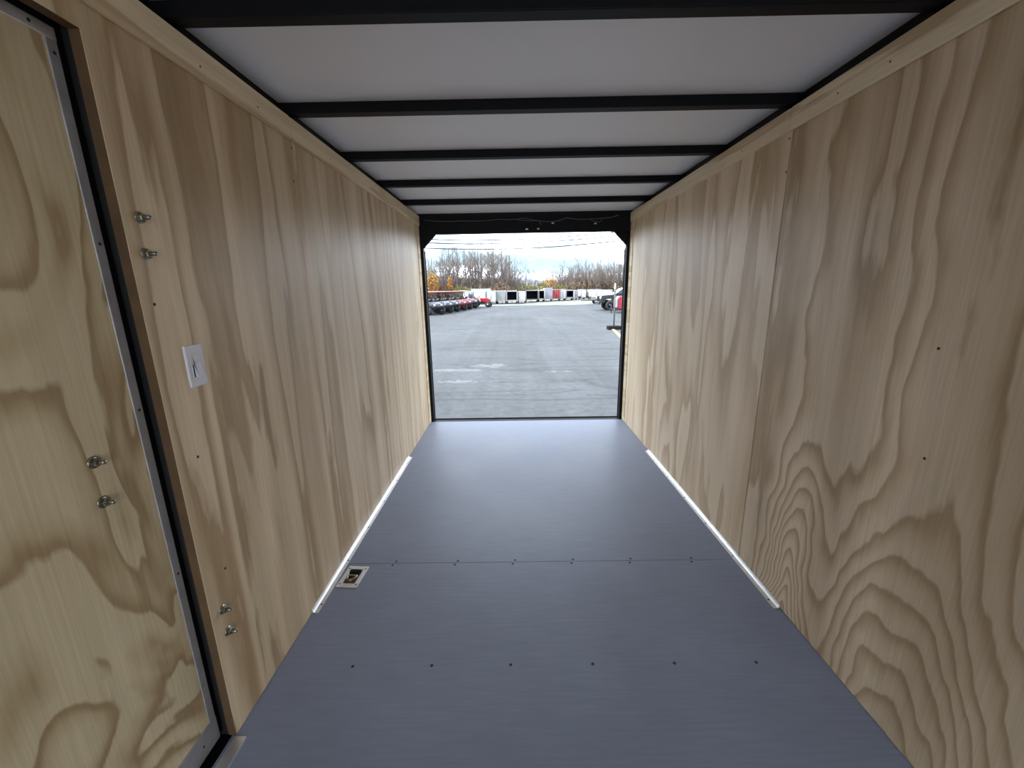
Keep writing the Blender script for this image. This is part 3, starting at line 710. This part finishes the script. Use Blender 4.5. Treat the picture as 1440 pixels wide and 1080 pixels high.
kinds = ['brown bushy shrub in the undergrowth below the trees', 'rust coloured shrub in the undergrowth below the trees', 'yellow-green shrub in the undergrowth below the trees', 'brown bushy shrub in the undergrowth below the trees']
fb = set(protoB); x = -34.0; k = 0
while x < 37:
    kk = rnd.choice((0, 0, 0, 1, 2, 3, 3)); o = protoB[kk]
    if o in fb: fb.discard(o)
    else: o = copy_tree(o)
    s = rnd.uniform(.75, 1.25); o.location = (x, 79 + rnd.uniform(-1.5, 3), G); o.scale = (s, s, s * rnd.uniform(.9, 1.5)); o.rotation_euler = (0, 0, rnd.uniform(0, 6)); o['label'] = kinds[kk].replace('in the undergrowth below the trees', 'in the undergrowth ' + behind(x)); o['group'] = ('brown', 'rust', 'yellow-green', 'brown')[kk] + ' shrubs ' + behind(x)
    x += .95
for o in fb:
    o.location = (-21.5 + 1.1 * k, 80, G); o['label'] = kinds[protoB.index(o)]; o['group'] = 'shrubs ' + ('brown', 'rust', 'yellow-green', 'brown')[protoB.index(o)]; k += 1

# thickets of bare stems between the trunks
protoT = []
for k in range(3):
    e = empty('thicket', (0, 0, -50), label='dense thicket of bare grey-brown stems under the trees', cat='thicket', group='thickets under the trees')
    st_ = thicket(300 + k, 2.0, 6.4 + .5 * k, 150).build('stems', MO['twig'], e); st_['kind'] = 'stuff'
    foliage(400 + k, 1.9, .9, .9, 160, .17).build('dead_leaves', MO['brush'], e)['kind'] = 'stuff'
    protoT.append(e)
ft = set(protoT); x = -35.0; k = 0
while x < 38:
    o = protoT[k % 3]
    if o in ft: ft.discard(o)
    else: o = copy_tree(o)
    hs = 1.0 if (x < .5 or x > 10) else .45
    o['label'] = 'dense thicket of bare grey-brown stems ' + behind(x); o['group'] = 'thickets ' + behind(x); o.location = (x, 87.5 + (k % 3) * 3.2, G); o.scale = (1, 1, hs * rnd.uniform(.8, 1.15)); o.rotation_euler = (0, 0, rnd.choice((0, PI)) + rnd.uniform(-.2, .2))
    x += 1.25; k += 1

# ---------------- power lines and poles
def util_pole(x, y, h, label):
    e = empty('utility_pole', (x, y, G), label=label, cat='pole')
    MB().tube([(0, 0, 0), (0, 0, h)], [.15, .10], 10).build('post', MO['pole'], e)
    c = MB().box(-1.2, 1.2, -.06, .06, h - .75, h - .6).build('crossarm', MO['pole'], e)
    for s in (-1.1, -.4, .4, 1.1): MB().lathe([(.05, 0), (.06, .06), (.03, .14)], (s, 0, h - .6), (0, 0, 1), 8).build('insulator', MO['steel'], c)
util_pole(-26, 62, 10.6, 'weathered utility pole left of the lot carrying power lines')
util_pole(30, 58, 11.5, 'weathered utility pole right of the lot carrying power lines')
for k, (dz, dy, lb) in enumerate(((0, 0, 'uppermost power line crossing the sky'), (-.45, .4, 'middle power line crossing the sky'), (-1.15, .8, 'lowest power line crossing the sky'))):
    pts = []
    for j in range(41):
        t = j / 40; pts.append((-26 + 56 * t, 62 - 4 * t + dy, 9.9 + 1.0 * t + dz - 4 * 2.2 * t * (1 - t)))
    tag(MB().tube(pts, .07, 5).build('power_line', MO['blackp']), lb, 'wire', 'power lines')
